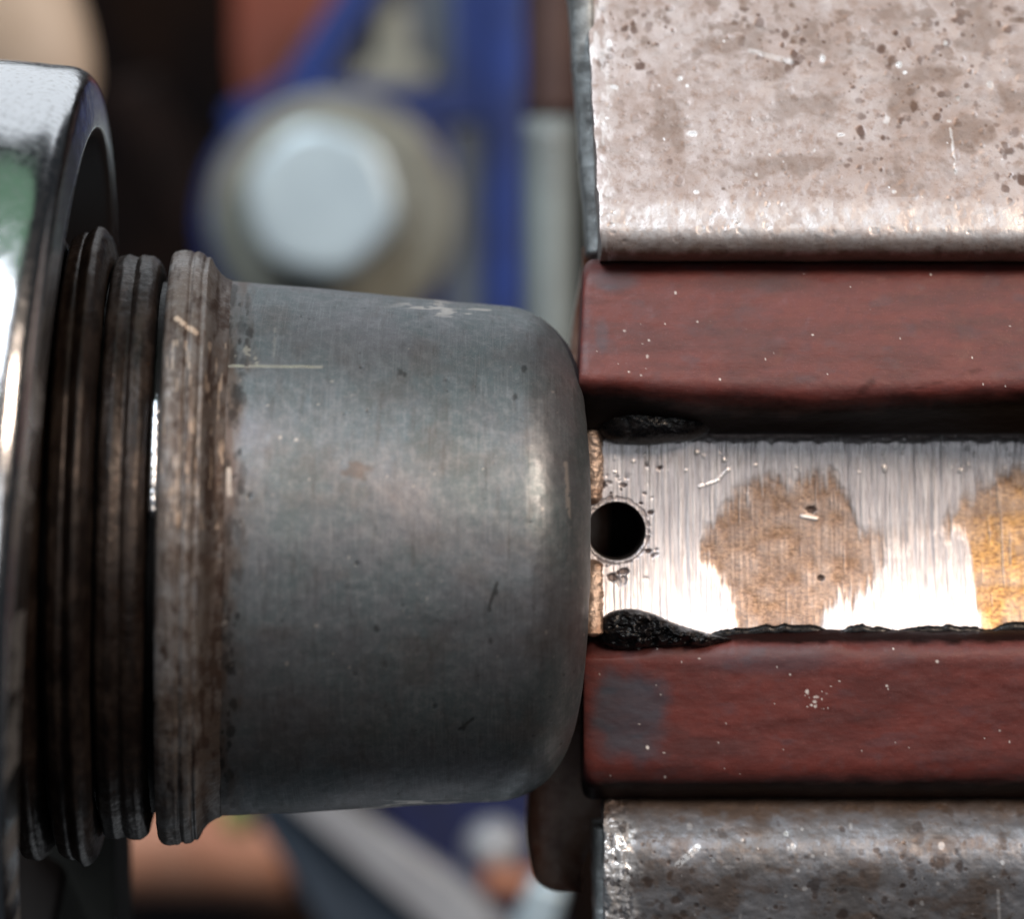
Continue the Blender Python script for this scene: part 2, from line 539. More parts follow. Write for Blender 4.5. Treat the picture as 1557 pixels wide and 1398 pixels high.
# pin standing in the bracket's opening
xs = [(0, 52), (40, 50), (60, 24), (130, 20), (140, 0.5)]
aa = np.linspace(0, 2 * np.pi, 32, endpoint=False)
slab('pin_foot', np.stack([598 + 62 * np.cos(a), 112 + 26 * np.sin(a)], -1), DB + 60, 90, M_washer, e, 16)
slab('pin', rnd([(574, 20), (590, 2), (606, 2), (622, 20), (628, 110), (568, 110)], 12), DB + 80, 70, M_washer, e, 14)

b = empty('hex_bolt', 487, 300, DB, fac(DB), 'large blurred pale hex bolt with round washer on the blue bracket', 'bolt')
slab('washer', np.stack([505 + 190 * np.cos(a), 326 + 188 * np.sin(a)], -1), DB - 30, 60, M_washer, b, 26)
hx = [(487 + 130 * math.cos(math.radians(t)), 302 + 130 * math.sin(math.radians(t))) for t in range(14, 374, 60)]
slab('head', rnd(hx, 52), DB - 330, 290, M_zinc, b, 30)

# --- further blurred things behind
tag(slab('rust_orange_housing', rnd([(352, -90), (590, -90), (470, 120), (372, 190), (352, 100)], 30), 5300, 400, M_rust_bg, None, 30),
    'blurred rust orange housing at the top, left of the blue bracket', 'housing')
th = np.linspace(0, np.pi, 40)
ph = np.linspace(0, 2 * np.pi, 48, endpoint=False)
f = fac(3200)
TT, PP = np.meshgrid(th, ph, indexing='ij')
ex = 120 * np.sin(TT) * np.cos(PP); ey = 300 * np.cos(TT); ed = 150 * np.sin(TT) * np.sin(PP)
ca, sa = math.cos(0.55), math.sin(0.55)
tag(grid('cream_knob', W(-42 + ex * ca - ey * sa, -70 + -ex * sa - ey * ca, 3200 + ed, f), M_cream, None, wrap_v=True),
    'smooth cream coloured knob blurred in the top left corner', 'knob')
tag(slab('dark_brown_strut', rnd([(150, 130), (240, 110), (360, 330), (300, 400)], 20), 6200, 300, M_brown_bg, None, 40),
    'dark brown iron strut blurred between the nut and the bolt', 'strut')

# --- post right of the bracket
p = empty('guide_post', 832, 560, 2100, fac(2100), 'blurred post, brown above and grey below, between bracket and upper steel block', 'post')
def tube_v(name, px, y0, y1, r, d, mat, parent):
    f = fac(d)
    y = np.linspace(y0, y1, 14)
    A = np.linspace(0, 2 * np.pi, 40, endpoint=False)
    Y, AA = np.meshgrid(y, A, indexing='ij')
    return grid(name, W(px + r * np.cos(AA), Y, d + r * f * np.sin(AA), f), mat, parent, wrap_v=True, caps=(0, 13))
tube_v('upper_sleeve', 842, -80, 178, 42, 2100, M_post_brown, p)
tube_v('lower_sleeve', 836, 182, 620, 41, 2060, M_post_grey, p)

# --- below the barrel
def tube_ab(name, a, b, r, d, mat, parent=None, n=20):
    f = fac(d)
    a = W(a[0], a[1], d, f); b = W(b[0], b[1], d, f)
    ax = (b - a) / np.linalg.norm(b - a)
    u = np.array([0, 1.0, 0]); v = np.cross(ax, u)
    A = np.linspace(0, 2 * np.pi, 48, endpoint=False)
    tt = np.linspace(0, 1, n)
    R = r * f * S
    P = (a + (b - a) * tt[:, None, None]) + R * (np.cos(A)[None, :, None] * u + np.sin(A)[None, :, None] * v)
    return grid(name, P, mat, parent, wrap_v=True, caps=(0, n - 1))
tag(tube_ab('copper_pipe', (60, 1288), (440, 1292), 74, 4300, M_peach), 'blurred peach copper pipe lying below the threaded collar', 'pipe')
t_, p_ = np.meshgrid(th, ph, indexing='ij')
tag(grid('yellow_cap', W(365 + 30 * np.sin(t_) * np.cos(p_), 1238 + 34 * np.cos(t_), 3700 + 60 * np.sin(t_) * np.sin(p_), fac(3700)),
         M_yellow, None, wrap_v=True), 'small blurred yellow cap just under the barrel edge', 'cap')
r_ = empty('slanted_rail', 560, 1420, 3400, fac(3400), 'slate blue rail with pale edge slanting down below the barrel', 'rail')
slab('rail_body', rnd([(350, 1190), (430, 1190), (800, 1480), (540, 1500), (440, 1330)], 20), 3400, 260, M_slate, r_, 24)
slab('pale_edge', rnd([(398, 1190), (470, 1190), (700, 1340), (830, 1470), (730, 1480)], 16), 3290, 100, M_pale, r_, 40)
tag(slab('navy_casting', rnd([(520, 1150), (840, 1150), (850, 1500), (760, 1500)], 20), 4700, 300, M_navy, None, 30),
    'dark navy casting blurred below the barrel, right of the slanted rail', 'casting')
tag(grid('pale_ball_end', W(752 + 46 * np.sin(t_) * np.cos(p_), 1290 + 42 * np.cos(t_), 3900 + 85 * np.sin(t_) * np.sin(p_), fac(3900)),
         M_pale, None, wrap_v=True), 'pale grey rounded end blurred in front of the navy casting', 'ball end')
tag(tube_ab('brown_stub', (735, 1338), (850, 1352), 24, 3600, M_peach), 'short brown stub blurred beneath the pale rounded end', 'stub')
tag(slab('white_tab', rnd([(810, 1338), (862, 1352), (838, 1440), (768, 1440)], 12), 2300, 120, M_zinc, None, 20),
    'bright white tab blurred at the bottom edge beside the brown flange', 'tab')

# ------------------------------------------------------------------ bars and blocks: swept solids
def sweep(name, x0, x1, d0, profile, mat, parent=None, step=1.6, end_r=16.0, lean=None, disp=None, masks=None, wave=None):
    """profile: (d, py, radius) corners going round the section; swept along x, left end rounded"""
    f = fac(d0)
    poly = round_poly(profile)
    dmax = poly[:, 0].max(); dmin = poly[:, 0].min()
    fr = resample(poly, step, True, weight=lambda m: np.where((m[:, 0] < dmin + 190) & (m[:, 1] > -30) & (m[:, 1] < 1520), 1.0, 0.06))
    cen = np.array([poly[:, 0].mean(), poly[:, 1].mean()])
    nv = len(fr)
    # left end rounding, then the run
    phi = np.linspace(0, np.pi / 2, 9)[:-1]
    inner = np.array([0.0, 0.3, 0.6, 0.85])
    xs, ins = [], []
    half = (poly[:, 1].max() - poly[:, 1].min()) / 2
    for k in inner:
        xs.append(x0); ins.append((1 - k) * (half - end_r) + end_r)
    for a_ in phi:
        xs.append(x0 + end_r * (1 - math.sin(a_))) if False else xs.append(x0 + end_r * (1 - math.cos(a_)))
        ins.append(end_r * (1 - math.sin(a_)))
    run = np.concatenate([np.linspace(x0 + end_r, 1575, int((1575 - x0 - end_r) / step)), np.linspace(1575, x1, 40)[1:]])
    n = len(run)
    xs = np.concatenate([xs, run]); ins = np.concatenate([ins, np.zeros(n)])
    # inward offset of the section: move along section normals
    tg = np.roll(fr, -1, 0) - np.roll(fr, 1, 0)
    tg /= np.linalg.norm(tg, axis=1, keepdims=True) + 1e-9
    nrm = np.stack([-tg[:, 1], tg[:, 0]], -1)
    if np.mean(np.sum(nrm * (cen - fr), axis=1)) < 0:
        nrm = -nrm
    k = np.clip(ins / max(half, 1), 0, 1)
    sec = fr[None] + (cen - fr)[None] * k[:, None, None] * np.where(ins[:, None, None] > end_r + 0.01, 1, 1)
    Xg = np.repeat(xs[:, None], nv, 1)
    Dg = sec[:, :, 0].copy(); Yg = sec[:, :, 1].copy()
    if wave is not None:
        Yg = Yg + wave(Xg, Yg, Dg)
    if lean is not None:
        Xg = Xg + lean(Xg, Yg, Dg)
    if disp is not None:
        h = disp(Xg, Yg, Dg)
        Dg = Dg - nrm[None, :, 0] * h
        Yg = Yg - nrm[None, :, 1] * h
    at = masks(Xg, Yg, Dg) if masks else None
    return grid(name, W(Xg, Yg, Dg, f), mat, parent, wrap_v=True, attr=at, caps=(0, len(xs) - 1))

FB = fac(-140)
X1 = 2100

# upper steel block
ub = empty('steel_block', 1250, 390, 0, FB, 'pale corroded steel block with brown speckles above the upper red bar', 'block', 'steel blocks beside the red bars')
def ub_masks(X, Y, Dp):
    sp = spots(X, Y, 1250, (915, 1600, -20, 390), 1.6, 8.5, 11, power=2.4)
    cl = fbm(X / 60, Y / 50, seed=3, octaves=4)
    dens = sstep(-0.15, 0.35, fbm(X / 120, Y / 120, seed=8) - (Y - 170) / 600)
    sp = sp * (0.22 + 0.78 * sstep(0.25, 0.8, dens + 0.5 * fbm(X / 45, Y / 45, seed=7)))
    br = spots(X, Y, 46, (920, 1600, -10, 300), 1.5, 7, 21, power=2.5)
    br = np.maximum(br, (1 - sstep(6, 26, X - 914 + 10 * fbm(Y / 14, X / 30, seed=2))) * 0.36 * sstep(-0.1, 0.3, fbm(X / 9, Y / 22, seed=77)))
    br = np.maximum(br, 0.55 * seg(X, Y, (1452, 190), (1455, 262), 1.0, 2) * (fbm(X / 6, Y / 10, seed=4) > -0.2))
    br = np.maximum(br, 0.35 * seg(X, Y, (1150, 62), (1212, 80), 1.5, 5))
    br = np.maximum(br, 0.48 * sstep(294, 330, Y + 9 * fbm(X / 18, Y / 12, seed=17)) * sstep(376, 356, Y + 8 * fbm(X / 14, Y / 12, seed=18)) * (0.35 + 0.65 * sstep(-0.25, 0.2, fbm(X / 9, Y / 14, seed=19))))  # polished rounded edge, with its highlight painted as a pale band
    brown_m = 0.85 * sstep(372, 390, Y + 9 * fbm(X / 16, Y / 12, seed=6)) + 0.45 * sstep(0.18, 0.5, cl) * (Y < 300)  # browner towards the lower edge, plus brown clouds
    brown_m = np.maximum(brown_m, 0.5 * sstep(0.22, 0.4, fbm(X / 26, Y / 22, seed=66)) * sstep(140, 40, Y))
    return sp, br, 0 * X, np.clip(brown_m, 0, 0.9)
def ub_disp(X, Y, Dp):
    return 1.4 * fbm(X / 40, Y / 40, Dp / 40, seed=1) - 0.7 * spots(X, Y, 500, (915, 1600, -20, 390), 2.0, 8, 11, power=2.2)
sweep('casing', 912, X1, -140, [(90, -120, 0), (36, -120, 0), (-146, 300, 60), (-165, 360, 34), (-150, 387, 14), (-124, 395, 6), (60, 394, 0)], M_block, ub,
      end_r=10, lean=lambda X, Y, Dp: -(360 - Y) * 0.042 + 2.5 * fbm(Y / 20, Dp / 20, seed=5) * (X < 930),
      disp=ub_disp, masks=ub_masks)
f = FB
def end_strip(name, top, bot, w_top, w_bot, parent, d0=-60, seed=0):
    """sheet edge standing a little behind the block's front, facing left"""
    n = 90
    y = np.linspace(top[1], bot[1], n)
    x = np.interp(y, [top[1], bot[1]], [top[0], bot[0]]) + 2.0 * fbm(y / 22, y * 0 + seed, seed=seed)
    w = np.interp(y, [top[1], bot[1]], [w_top, w_bot])
    prof = [(0.0, 120), (0.0, 40), (0.06, 10), (0.16, 0), (0.75, -8), (0.95, -4), (1.0, 20), (1.0, 120)]
    prof = np.array(prof)
    ff = fac(d0)
    Pp = np.stack([W(x + w * a_, y, d0 + b_ + 3 * fbm(y / 12, y * 0 + a_ * 9, seed=seed + 3), ff) for a_, b_ in prof], 1)
    return grid(name, Pp, M_edge, parent, wrap_v=True, caps=(0, n - 1))
end_strip('end_plate', (861, -60), (893, 384), 40, 22, ub, -20, 4)

# lower steel block
lb = empty('steel_block', 1250, 1450, 0, FB, 'darker grey steel block with chipped bright corner below the lower red bar', 'block', 'steel blocks beside the red bars')
def lb_masks(X, Y, Dp):
    sp = 0.8 * spots(X, Y, 170, (925, 1600, 1225, 1430), 2.5, 12, 31, power=2.6)
    chip = (1 - sstep(20, 52, X - 925 + 22 * fbm(Y / 26, X / 30, seed=12))) * sstep(1246, 1262, Y + 6 * fbm(X / 9, Y / 9, seed=9))
    chip = chip * sstep(-0.35, -0.15, fbm(X / 10, Y / 16, seed=14))
    chip = np.maximum(chip, 0.9 * seg(X, Y, (1032, 1318), (1062, 1292), 2.5, 4) * (fbm(X / 5, Y / 5, seed=3) > -0.25))
    chip = np.maximum(chip, spots(X, Y, 40, (930, 1600, 1260, 1430), 1.2, 5, 33, power=2.5) * 0.8)
    chip = np.maximum(chip, 0.5 * seg(X, Y, (1522, 1360), (1530, 1430), 1.2, 2))
    brown_m = 0.8 * sstep(1268, 1228, Y + 12 * fbm(X / 22, Y / 15, seed=44)) + 0.5 * sstep(0.1, 0.45, fbm(X / 55, Y / 30, seed=45))  # brown top edge with the red bar's shade put in, plus brown clouds
    return sp, chip, 0 * X, np.clip(brown_m, 0, 0.85)
def lb_disp(X, Y, Dp):
    c = (1 - sstep(22, 50, X - 925 + 22 * fbm(Y / 26, X / 30, seed=12)))
    return 2.5 * fbm(X / 30, Y / 30, Dp / 30, seed=51) - 0.8 * spots(X, Y, 170, (925, 1600, 1225, 1430), 2.5, 12, 31, power=2.6) \
        + 6 * c * fbm(X / 15, Y / 18, Dp / 15, seed=52)
sweep('casing', 920, X1, -120, [(60, 1212, 0), (-10, 1212, 30), (-118, 1292, 60), (-40, 1520, 0), (60, 1520, 0)], M_block_shaded, lb,
      end_r=10, disp=lb_disp, masks=lb_masks, lean=lambda X, Y, Dp: 3 * fbm(Y / 20, Dp / 20, seed=15) * (X < 940))
end_strip('end_plate', (902, 1262), (906, 1470), 17, 17, lb, -30, 14)

# red bars
ur = empty('red_bar', 1250, 655, 0, FB, 'upper red varnished bar between the pale steel block and the bright strip', 'bar', 'red varnished bars')
def dust(X, Y, n, box, seed, r=(0.8, 2.6)):
    return spots(X, Y, n, box, r[0], r[1], seed, power=3.0)
def ur_masks(X, Y, Dp):
    du = dust(X, Y, 28, (900, 1600, 400, 590), 61)
    du = np.maximum(du, 0.8 * dust(X, Y, 12, (900, 990, 490, 592), 62, (0.7, 3.0)))
    stain = 0.22 * sstep(0.15, 0.62, fbm(X / 42, Y / 24, seed=63)) + 0.55 * (1 - sstep(0.5, 1.2, np.hypot((X - 935) / 42, (Y - 425) / 18))) \
        + 0.4 * (1 - sstep(0.4, 1.2, np.hypot((X - 915) / 12, (Y - 510) / 30)))
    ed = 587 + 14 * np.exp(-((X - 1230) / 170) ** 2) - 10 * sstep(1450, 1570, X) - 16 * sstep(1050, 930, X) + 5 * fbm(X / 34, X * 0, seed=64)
    dark_m = sstep(-6, 40, Y - ed + 9 * fbm(X / 40, Y / 14, seed=65) + 2 * fbm(X / 9, Y / 9, seed=67))  # shade under the bar's lower flank painted near-black
    dark_m = np.maximum(dark_m, 0.30 * seg(X, Y, (1370, 596), (1490, 562), 0.6, 6) * sstep(-0.3, 0.3, fbm(X / 20, Y / 8, seed=69)))
    dark_m = np.maximum(dark_m, 0.4 * seg(X, Y, (1306, 596), (1322, 582), 1, 9))
    dark_m = np.maximum(dark_m, 0.4 * sstep(404, 392, Y + 4 * fbm(X / 20, Y / 10, seed=68)))
    return np.clip(stain, 0, .7), du, np.clip(dark_m, 0, 0.97), 0 * X
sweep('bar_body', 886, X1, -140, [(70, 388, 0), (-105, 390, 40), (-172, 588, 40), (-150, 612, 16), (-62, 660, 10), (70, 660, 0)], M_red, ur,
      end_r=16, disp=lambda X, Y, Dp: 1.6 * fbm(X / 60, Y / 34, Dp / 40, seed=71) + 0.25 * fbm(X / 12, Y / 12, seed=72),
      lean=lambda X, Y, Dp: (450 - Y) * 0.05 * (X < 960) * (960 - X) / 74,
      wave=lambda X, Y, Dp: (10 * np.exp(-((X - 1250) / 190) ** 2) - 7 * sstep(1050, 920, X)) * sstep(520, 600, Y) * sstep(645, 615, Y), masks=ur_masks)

lr = empty('red_bar', 1250, 1215, 0, FB, 'lower red varnished bar with blue grey stain at its left end', 'bar', 'red varnished bars')
def lr_masks(X, Y, Dp):
    du = dust(X, Y, 38, (900, 1600, 985, 1190), 81)
    du = np.maximum(du, dust(X, Y, 16, (1225, 1262, 1050, 1085), 82, (1.0, 4.5)))
    q = np.hypot((X - 962) / 66, (Y - 1090) / 84) + 0.26 * fbm(X / 34, Y / 34, seed=83, octaves=5)
    stain = 0.85 * (1 - sstep(0.55, 1.1, q)) + 0.2 * sstep(0.15, 0.6, fbm(X / 46, Y / 24, seed=84)) + 0.35 * (1 - sstep(0.5, 1.1, np.hypot((X - 1170) / 130, (Y - 1005) / 26)))
    dark_m = sstep(1180, 1206, Y + 7 * fbm(X / 40, Y / 14, seed=85))  # darker along the lower edge
    dark_m = np.maximum(dark_m, sstep(986, 974, Y + 5 * fbm(X / 26, Y / 9, seed=86)))
    dark_m = np.maximum(dark_m, 0.5 * sstep(1008, 990, Y) * sstep(1120, 1000, X))
    return np.clip(stain, 0, .95), du, np.clip(dark_m, 0, 0.93), 0 * X
sweep('bar_body', 888, X1, -140, [(70, 964, 0), (-84, 964, 14), (-124, 990, 26), (-98, 1192, 40), (-30, 1232, 20), (70, 1232, 0)], M_red, lr,
      end_r=18, disp=lambda X, Y, Dp: 1.6 * fbm(X / 60, Y / 34, Dp / 40, seed=91) + 0.25 * fbm(X / 12, Y / 12, seed=92),
      wave=lambda X, Y, Dp: 5 * fbm(X / 60, X * 0, seed=95) * sstep(1010, 985, Y) + 10 * sstep(1050, 920, X) * sstep(1010, 985, Y), masks=lr_masks)

# ------------------------------------------------------------------ bright strip with the hole
DS = -66
FS = fac(DS)
st = empty('metal_strip', 1250, 960, 0, FS, 'bright brushed metal strip with round hole and brown patches between the red bars', 'strip')
HX, HY, HR = 937, 808, 45.5
def strip_depth(X, Y):
    t = (Y - 660) / 300.0
    return DS + 6 - 46 * np.clip(t, 0, 1.1) ** 2.2 + 0.09 * (X - 940)
def strip_masks(X, Y):
    stk = fbm(X / 7.0, Y / 120.0, seed=101, octaves=3)
    stk2 = fbm(X / 3.2, Y / 160.0, seed=102, octaves=2)
    top = np.interp(X, [1060, 1075, 1110, 1160, 1210, 1255, 1290, 1310, 1390, 1440, 1470, 1520, 1560, 1640],
                       [850, 800, 775, 745, 722, 726, 748, 792, 800, 795, 760, 735, 715, 712])
    bot = np.interp(X, [1060, 1072, 1095, 1115, 1130, 1240, 1262, 1300, 1330, 1400, 1440, 1475, 1500, 1640],
                       [840, 850, 880, 905, 975, 975, 925, 915, 890, 805, 800, 815, 980, 980])
    m = sstep(-24, 16, Y - top + 14 * stk + 16 * stk2 + 26 * fbm(X / 40, Y / 60, seed=115) + 9 * fbm(X / 12, Y / 12, seed=111)) * sstep(-20, 14, bot - Y + 18 * stk + 24 * stk2 + 16 * fbm(X / 40, Y / 60, seed=116) + 9 * fbm(X / 12, Y / 12, seed=112)) * sstep(1056, 1068, X + 5 * stk)
    m = m * (1 - 0.3 * sstep(0.30, 0.5, stk2) * sstep(0.1, 0.4, stk)) * (0.86 + 0.2 * fbm(X / 22, Y / 22, seed=113)) * (1 - 0.7 * sstep(1325, 1350, X + 20 * stk) * sstep(1462, 1440, X + 20 * stk))
    pit = spots(X, Y, 46, (920, 1000, 700, 900), 1.5, 7, 103, power=2.5) * sstep(95, 60, np.hypot(X - HX, Y - HY))
    for (px, py, r) in ((911, 738, 11), (932, 878, 9), (948, 868, 8), (990, 780, 5), (985, 838, 6), (905, 870, 7), (1004, 712, 5), (984, 708, 4), (1236, 776, 9), (1250, 880, 6)):
        q = np.hypot(X - px, (Y - py) / 0.7) / r + 0.4 * fbm(X / 6, Y / 6, seed=104)
        pit = np.maximum(pit, 0.9 * (1 - sstep(0.6, 1.1, q)))
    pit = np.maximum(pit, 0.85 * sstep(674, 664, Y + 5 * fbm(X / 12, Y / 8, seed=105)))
    pit = np.maximum(pit, 0.55 * sstep(4, 0, np.abs(np.hypot(X - HX, Y - HY) - HR - 4) + 3 * fbm(X / 7, Y / 7, seed=106)))
    sc = spots(X, Y, 70, (920, 1580, 662, 720), 1.0, 4.5, 107, power=2.2) * 0.9
    sc = np.maximum(sc, (0.8 * seg(X, Y, (1064, 741), (1092, 732), 0.6, 2) + 0.8 * seg(X, Y, (1092, 732), (1114, 708), 0.6, 2)) * (fbm(X / 4, Y / 4, seed=114) > 0.0))
    sc = np.maximum(sc, 0.9 * seg(X, Y, (1222, 786), (1244, 790), 1.3, 2))
    return np.clip(m, 0, 1), np.clip(sc, 0, 1), np.clip(pit, 0, 1), sstep(1380, 1520, X) * sstep(700, 900, Y + 0.4 * (X - 1450))  # last mask: painted golden glow of the warm lamp, lower right
def strip_h(X, Y, m):
    return -2.2 * m[0] - 5.0 * m[2] + 1.2 * (1 - m[0]) * fbm(X / 3.2, Y / 160.0, seed=102, octaves=2) + 1.6 * m[1]
# front face right of the hole
ystep = 1.6
yy = np.linspace(655, 962, 190)
xx = np.concatenate([np.linspace(990, 1575, 380), np.linspace(1575, X1, 90)[1:]])
X, Y = np.meshgrid(xx, yy, indexing='ij')
mk = strip_masks(X, Y)
P = W(X, Y, strip_depth(X, Y) - strip_h(X, Y, mk), FS)
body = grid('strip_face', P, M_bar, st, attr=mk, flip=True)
# face around the hole: from the circle out to a rectangle
x0, x1, y0, y1 = 884.0, 990.0, 655.0, 962.0
an = np.linspace(0, 2 * np.pi, 420, endpoint=False)
an = np.sort(np.concatenate([an, [math.atan2(yc - HY, xc - HX) % (2 * np.pi) for xc in (x0, x1) for yc in (y0, y1)]]))
ux, uy = np.cos(an), np.sin(an)
tx = np.where(ux > 0, (x1 - HX) / np.maximum(ux, 1e-9), (x0 - HX) / np.minimum(ux, -1e-9))
ty = np.where(uy > 0, (y1 - HY) / np.maximum(uy, 1e-9), (y0 - HY) / np.minimum(uy, -1e-9))
rr = np.minimum(np.abs(tx), np.abs(ty))
k = np.linspace(0, 1, 90)[:, None] ** 1.25
hr = HR * (1 + 0.012 * fbm(ux * 2, uy * 2, seed=110))
RR = hr * (1 - k) + rr * k
X, Y = HX + RR * ux, HY + RR * uy
mk = list(strip_masks(X.T, Y.T))
mk = [np.ascontiguousarray(a_.T) for a_ in mk]
hgt = strip_h(X, Y, mk) + 2.0 * np.exp(-((RR - HR - 3) / 2.5) ** 2)
P = W(X, Y, strip_depth(X, Y) - hgt, FS)
P0 = W(HX + (hr - 1.5) * ux, HY + (hr - 1.5) * uy, strip_depth(HX + hr * ux, HY + hr * uy) + 3, FS)[None]
P = np.concatenate([P0, P])
mk = [np.concatenate([a_[:1], a_]) for a_ in mk]
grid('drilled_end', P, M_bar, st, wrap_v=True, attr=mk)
# bore behind the face
bd = np.array([2.0, 30, 120, 330])
rb = np.array([HR - 1.2, HR - 2.5, HR - 2.5, HR - 2.5])
P = np.stack([W(HX + r__ * ux, HY + r__ * uy, DS - 6 + d__, FS) for r__, d__ in zip(rb, bd)])
grid('bore', P, M_bore, st, wrap_v=True, caps=(3,))
# underside body of the strip (right of the bore)
slab('strip_core', [(992, 664), (X1, 664), (X1, 954), (992, 954)], DS + 120, 90, M_tab, st, 4)

# ridge at the strip's left end: two pieces broken by the hole
def ridge(name, ya, yb, parent, seed, r_top, r_bot):
    n = 120
    y = np.linspace(ya, yb, n)
    w = 15.0 * np.sqrt(np.clip(np.minimum((y - ya) / r_top, 1), 0.02, 1)) * np.sqrt(np.clip(np.minimum((yb - y) / r_bot, 1), 0.02, 1))
    A = np.linspace(0, 2 * np.pi, 40, endpoint=False)
    Yg, Ag = np.meshgrid(y, A, indexing='ij')
    wob = 1 + 0.16 * fbm(Yg / 14, Ag * 1.5, seed=seed) + 0.10 * fbm(Yg / 5, np.cos(Ag) * 4, seed=seed + 1)
    Xr = 901 + w[:, None] * np.cos(Ag) * wob
    Dr = strip_depth(901.0, Yg) - 3 - (w[:, None] * 0.75) * np.sin(Ag) * wob
    return grid(name, W(Xr, Yg, Dr, FS), M_tab, parent, wrap_v=True, caps=(0, n - 1))
ridge('end_ridge', 648, 768, st, 120, 16, 10)
ridge('end_ridge', 850, 966, st, 130, 8, 6)

# ------------------------------------------------------------------ black tar lumps
def lump(name, outline, d0, h, seed, label, rough=0.25):
    f = fac(d0)
    P = round_poly([(x, y, 14) for x, y in outline])
    P = resample(P, 1.6, True)
    c = np.array([(P[:, 0].min() * 0.55 + P[:, 0].max() * 0.45), 0])
    j = np.argsort(np.abs(P[:, 0] - c[0]))[:8]
    c[1] = (P[j, 1].min() + P[j, 1].max()) / 2
    t = np.linspace(0.02, 1, 46)[:, None]
    X = c[0] + (P[:, 0] - c[0]) * t
    Y = c[1] + (P[:, 1] - c[1]) * t
    hh = h * np.sqrt(np.clip(1 - t ** 2.4, 0, 1)) * (1 + rough * 1.6 * fbm(X / 16, Y / 13, seed=seed, octaves=4)) + rough * 9 * fbm(X / 9, Y / 9, seed=seed + 3, octaves=2) * (1 - t ** 4)
    G = np.stack([X, Y, d0 - hh], -1)
    back = np.stack([P[:, 0], P[:, 1], np.full(len(P), d0 + 40)], -1)[None]
    G = np.concatenate([G, back])
    o = grid(name, W(G[..., 0], G[..., 1], G[..., 2], f), M_tar, None, wrap_v=True, caps=(0, len(G) - 1))
    return tag(o, label, 'sealant', 'black sealant lumps')
lump('sealant_lump', [(903, 596), (980, 606), (1060, 622), (1088, 640), (1078, 660), (1055, 670), (1035, 672), (985, 678), (930, 676), (912, 664), (905, 640)],
     DS + 2, 50, 140, 'smooth glossy black sealant above the hole, under the upper red bar', 0.04)
lump('sealant_lump', [(908, 948), (926, 930), (960, 925), (990, 932), (1030, 950), (1085, 966), (1120, 972), (1080, 984), (1000, 984), (935, 990), (910, 978)],
     DS - 34, 34, 150, 'rough lumpy black sealant below the hole, on the lower red bar edge', 0.32)

# dark grime line filling the joint under the strip
n = 330
x = np.linspace(1040, X1, n)
up = 951 + 7 * fbm(x / 60, x * 0, seed=160) + 3 * fbm(x / 14, x * 0, seed=161) + 12 * sstep(1110, 1050, x)
prof = [(0, 40), (0, 3), (3, -3), (9, -5), (16, -4), (26, 40)]
P = np.stack([W(x, up + a_, strip_depth(x, np.full(n, 955.0)) + b_ + 1.2 * fbm(x / 18, x * 0 + a_, seed=162), FS) for a_, b_ in prof], 1)
tag(grid('grime_line', P, M_tar, None, wrap_v=True, caps=(0, n - 1)), 'thin dark grime line between bright strip and lower red bar', 'grime')

# ------------------------------------------------------------------ brown varnished flange behind the bars
fl = round_poly([(893, 376, 4), (908, 376, 4), (930, 700, 0), (922, 1250, 30), (880, 1330, 30), (846, 1362, 26), (812, 1345, 22), (798, 1270, 30), (806, 1170, 40), (862, 1080, 60), (866, 520, 60)])
fl = resample(fl, 3.0, True)
c = np.array([880.0, 800.0])
ff = fac(110)
rows = []
for dd, kk in ((150, 0), (20, 0), (8, 3), (0, 10), (-3, 22), (-4, 36)):
    v = np.array([885.0, 0]) - fl * [1, 0]
    q = fl.copy()
    q[:, 0] += np.sign(v[:, 0]) * np.minimum(kk, np.abs(v[:, 0]))
    nz = 5 * fbm(q[:, 0] / 20, q[:, 1] / 34, seed=170)
    rows.append(W(q[:, 0], q[:, 1], 110 + dd + nz * (dd < 15), ff))
tag(grid('varnished_flange', np.array(rows), M_flange, None, wrap_v=True, caps=(0, 5)), 'glossy brown varnished flange hanging behind the left ends of the red bars', 'flange')

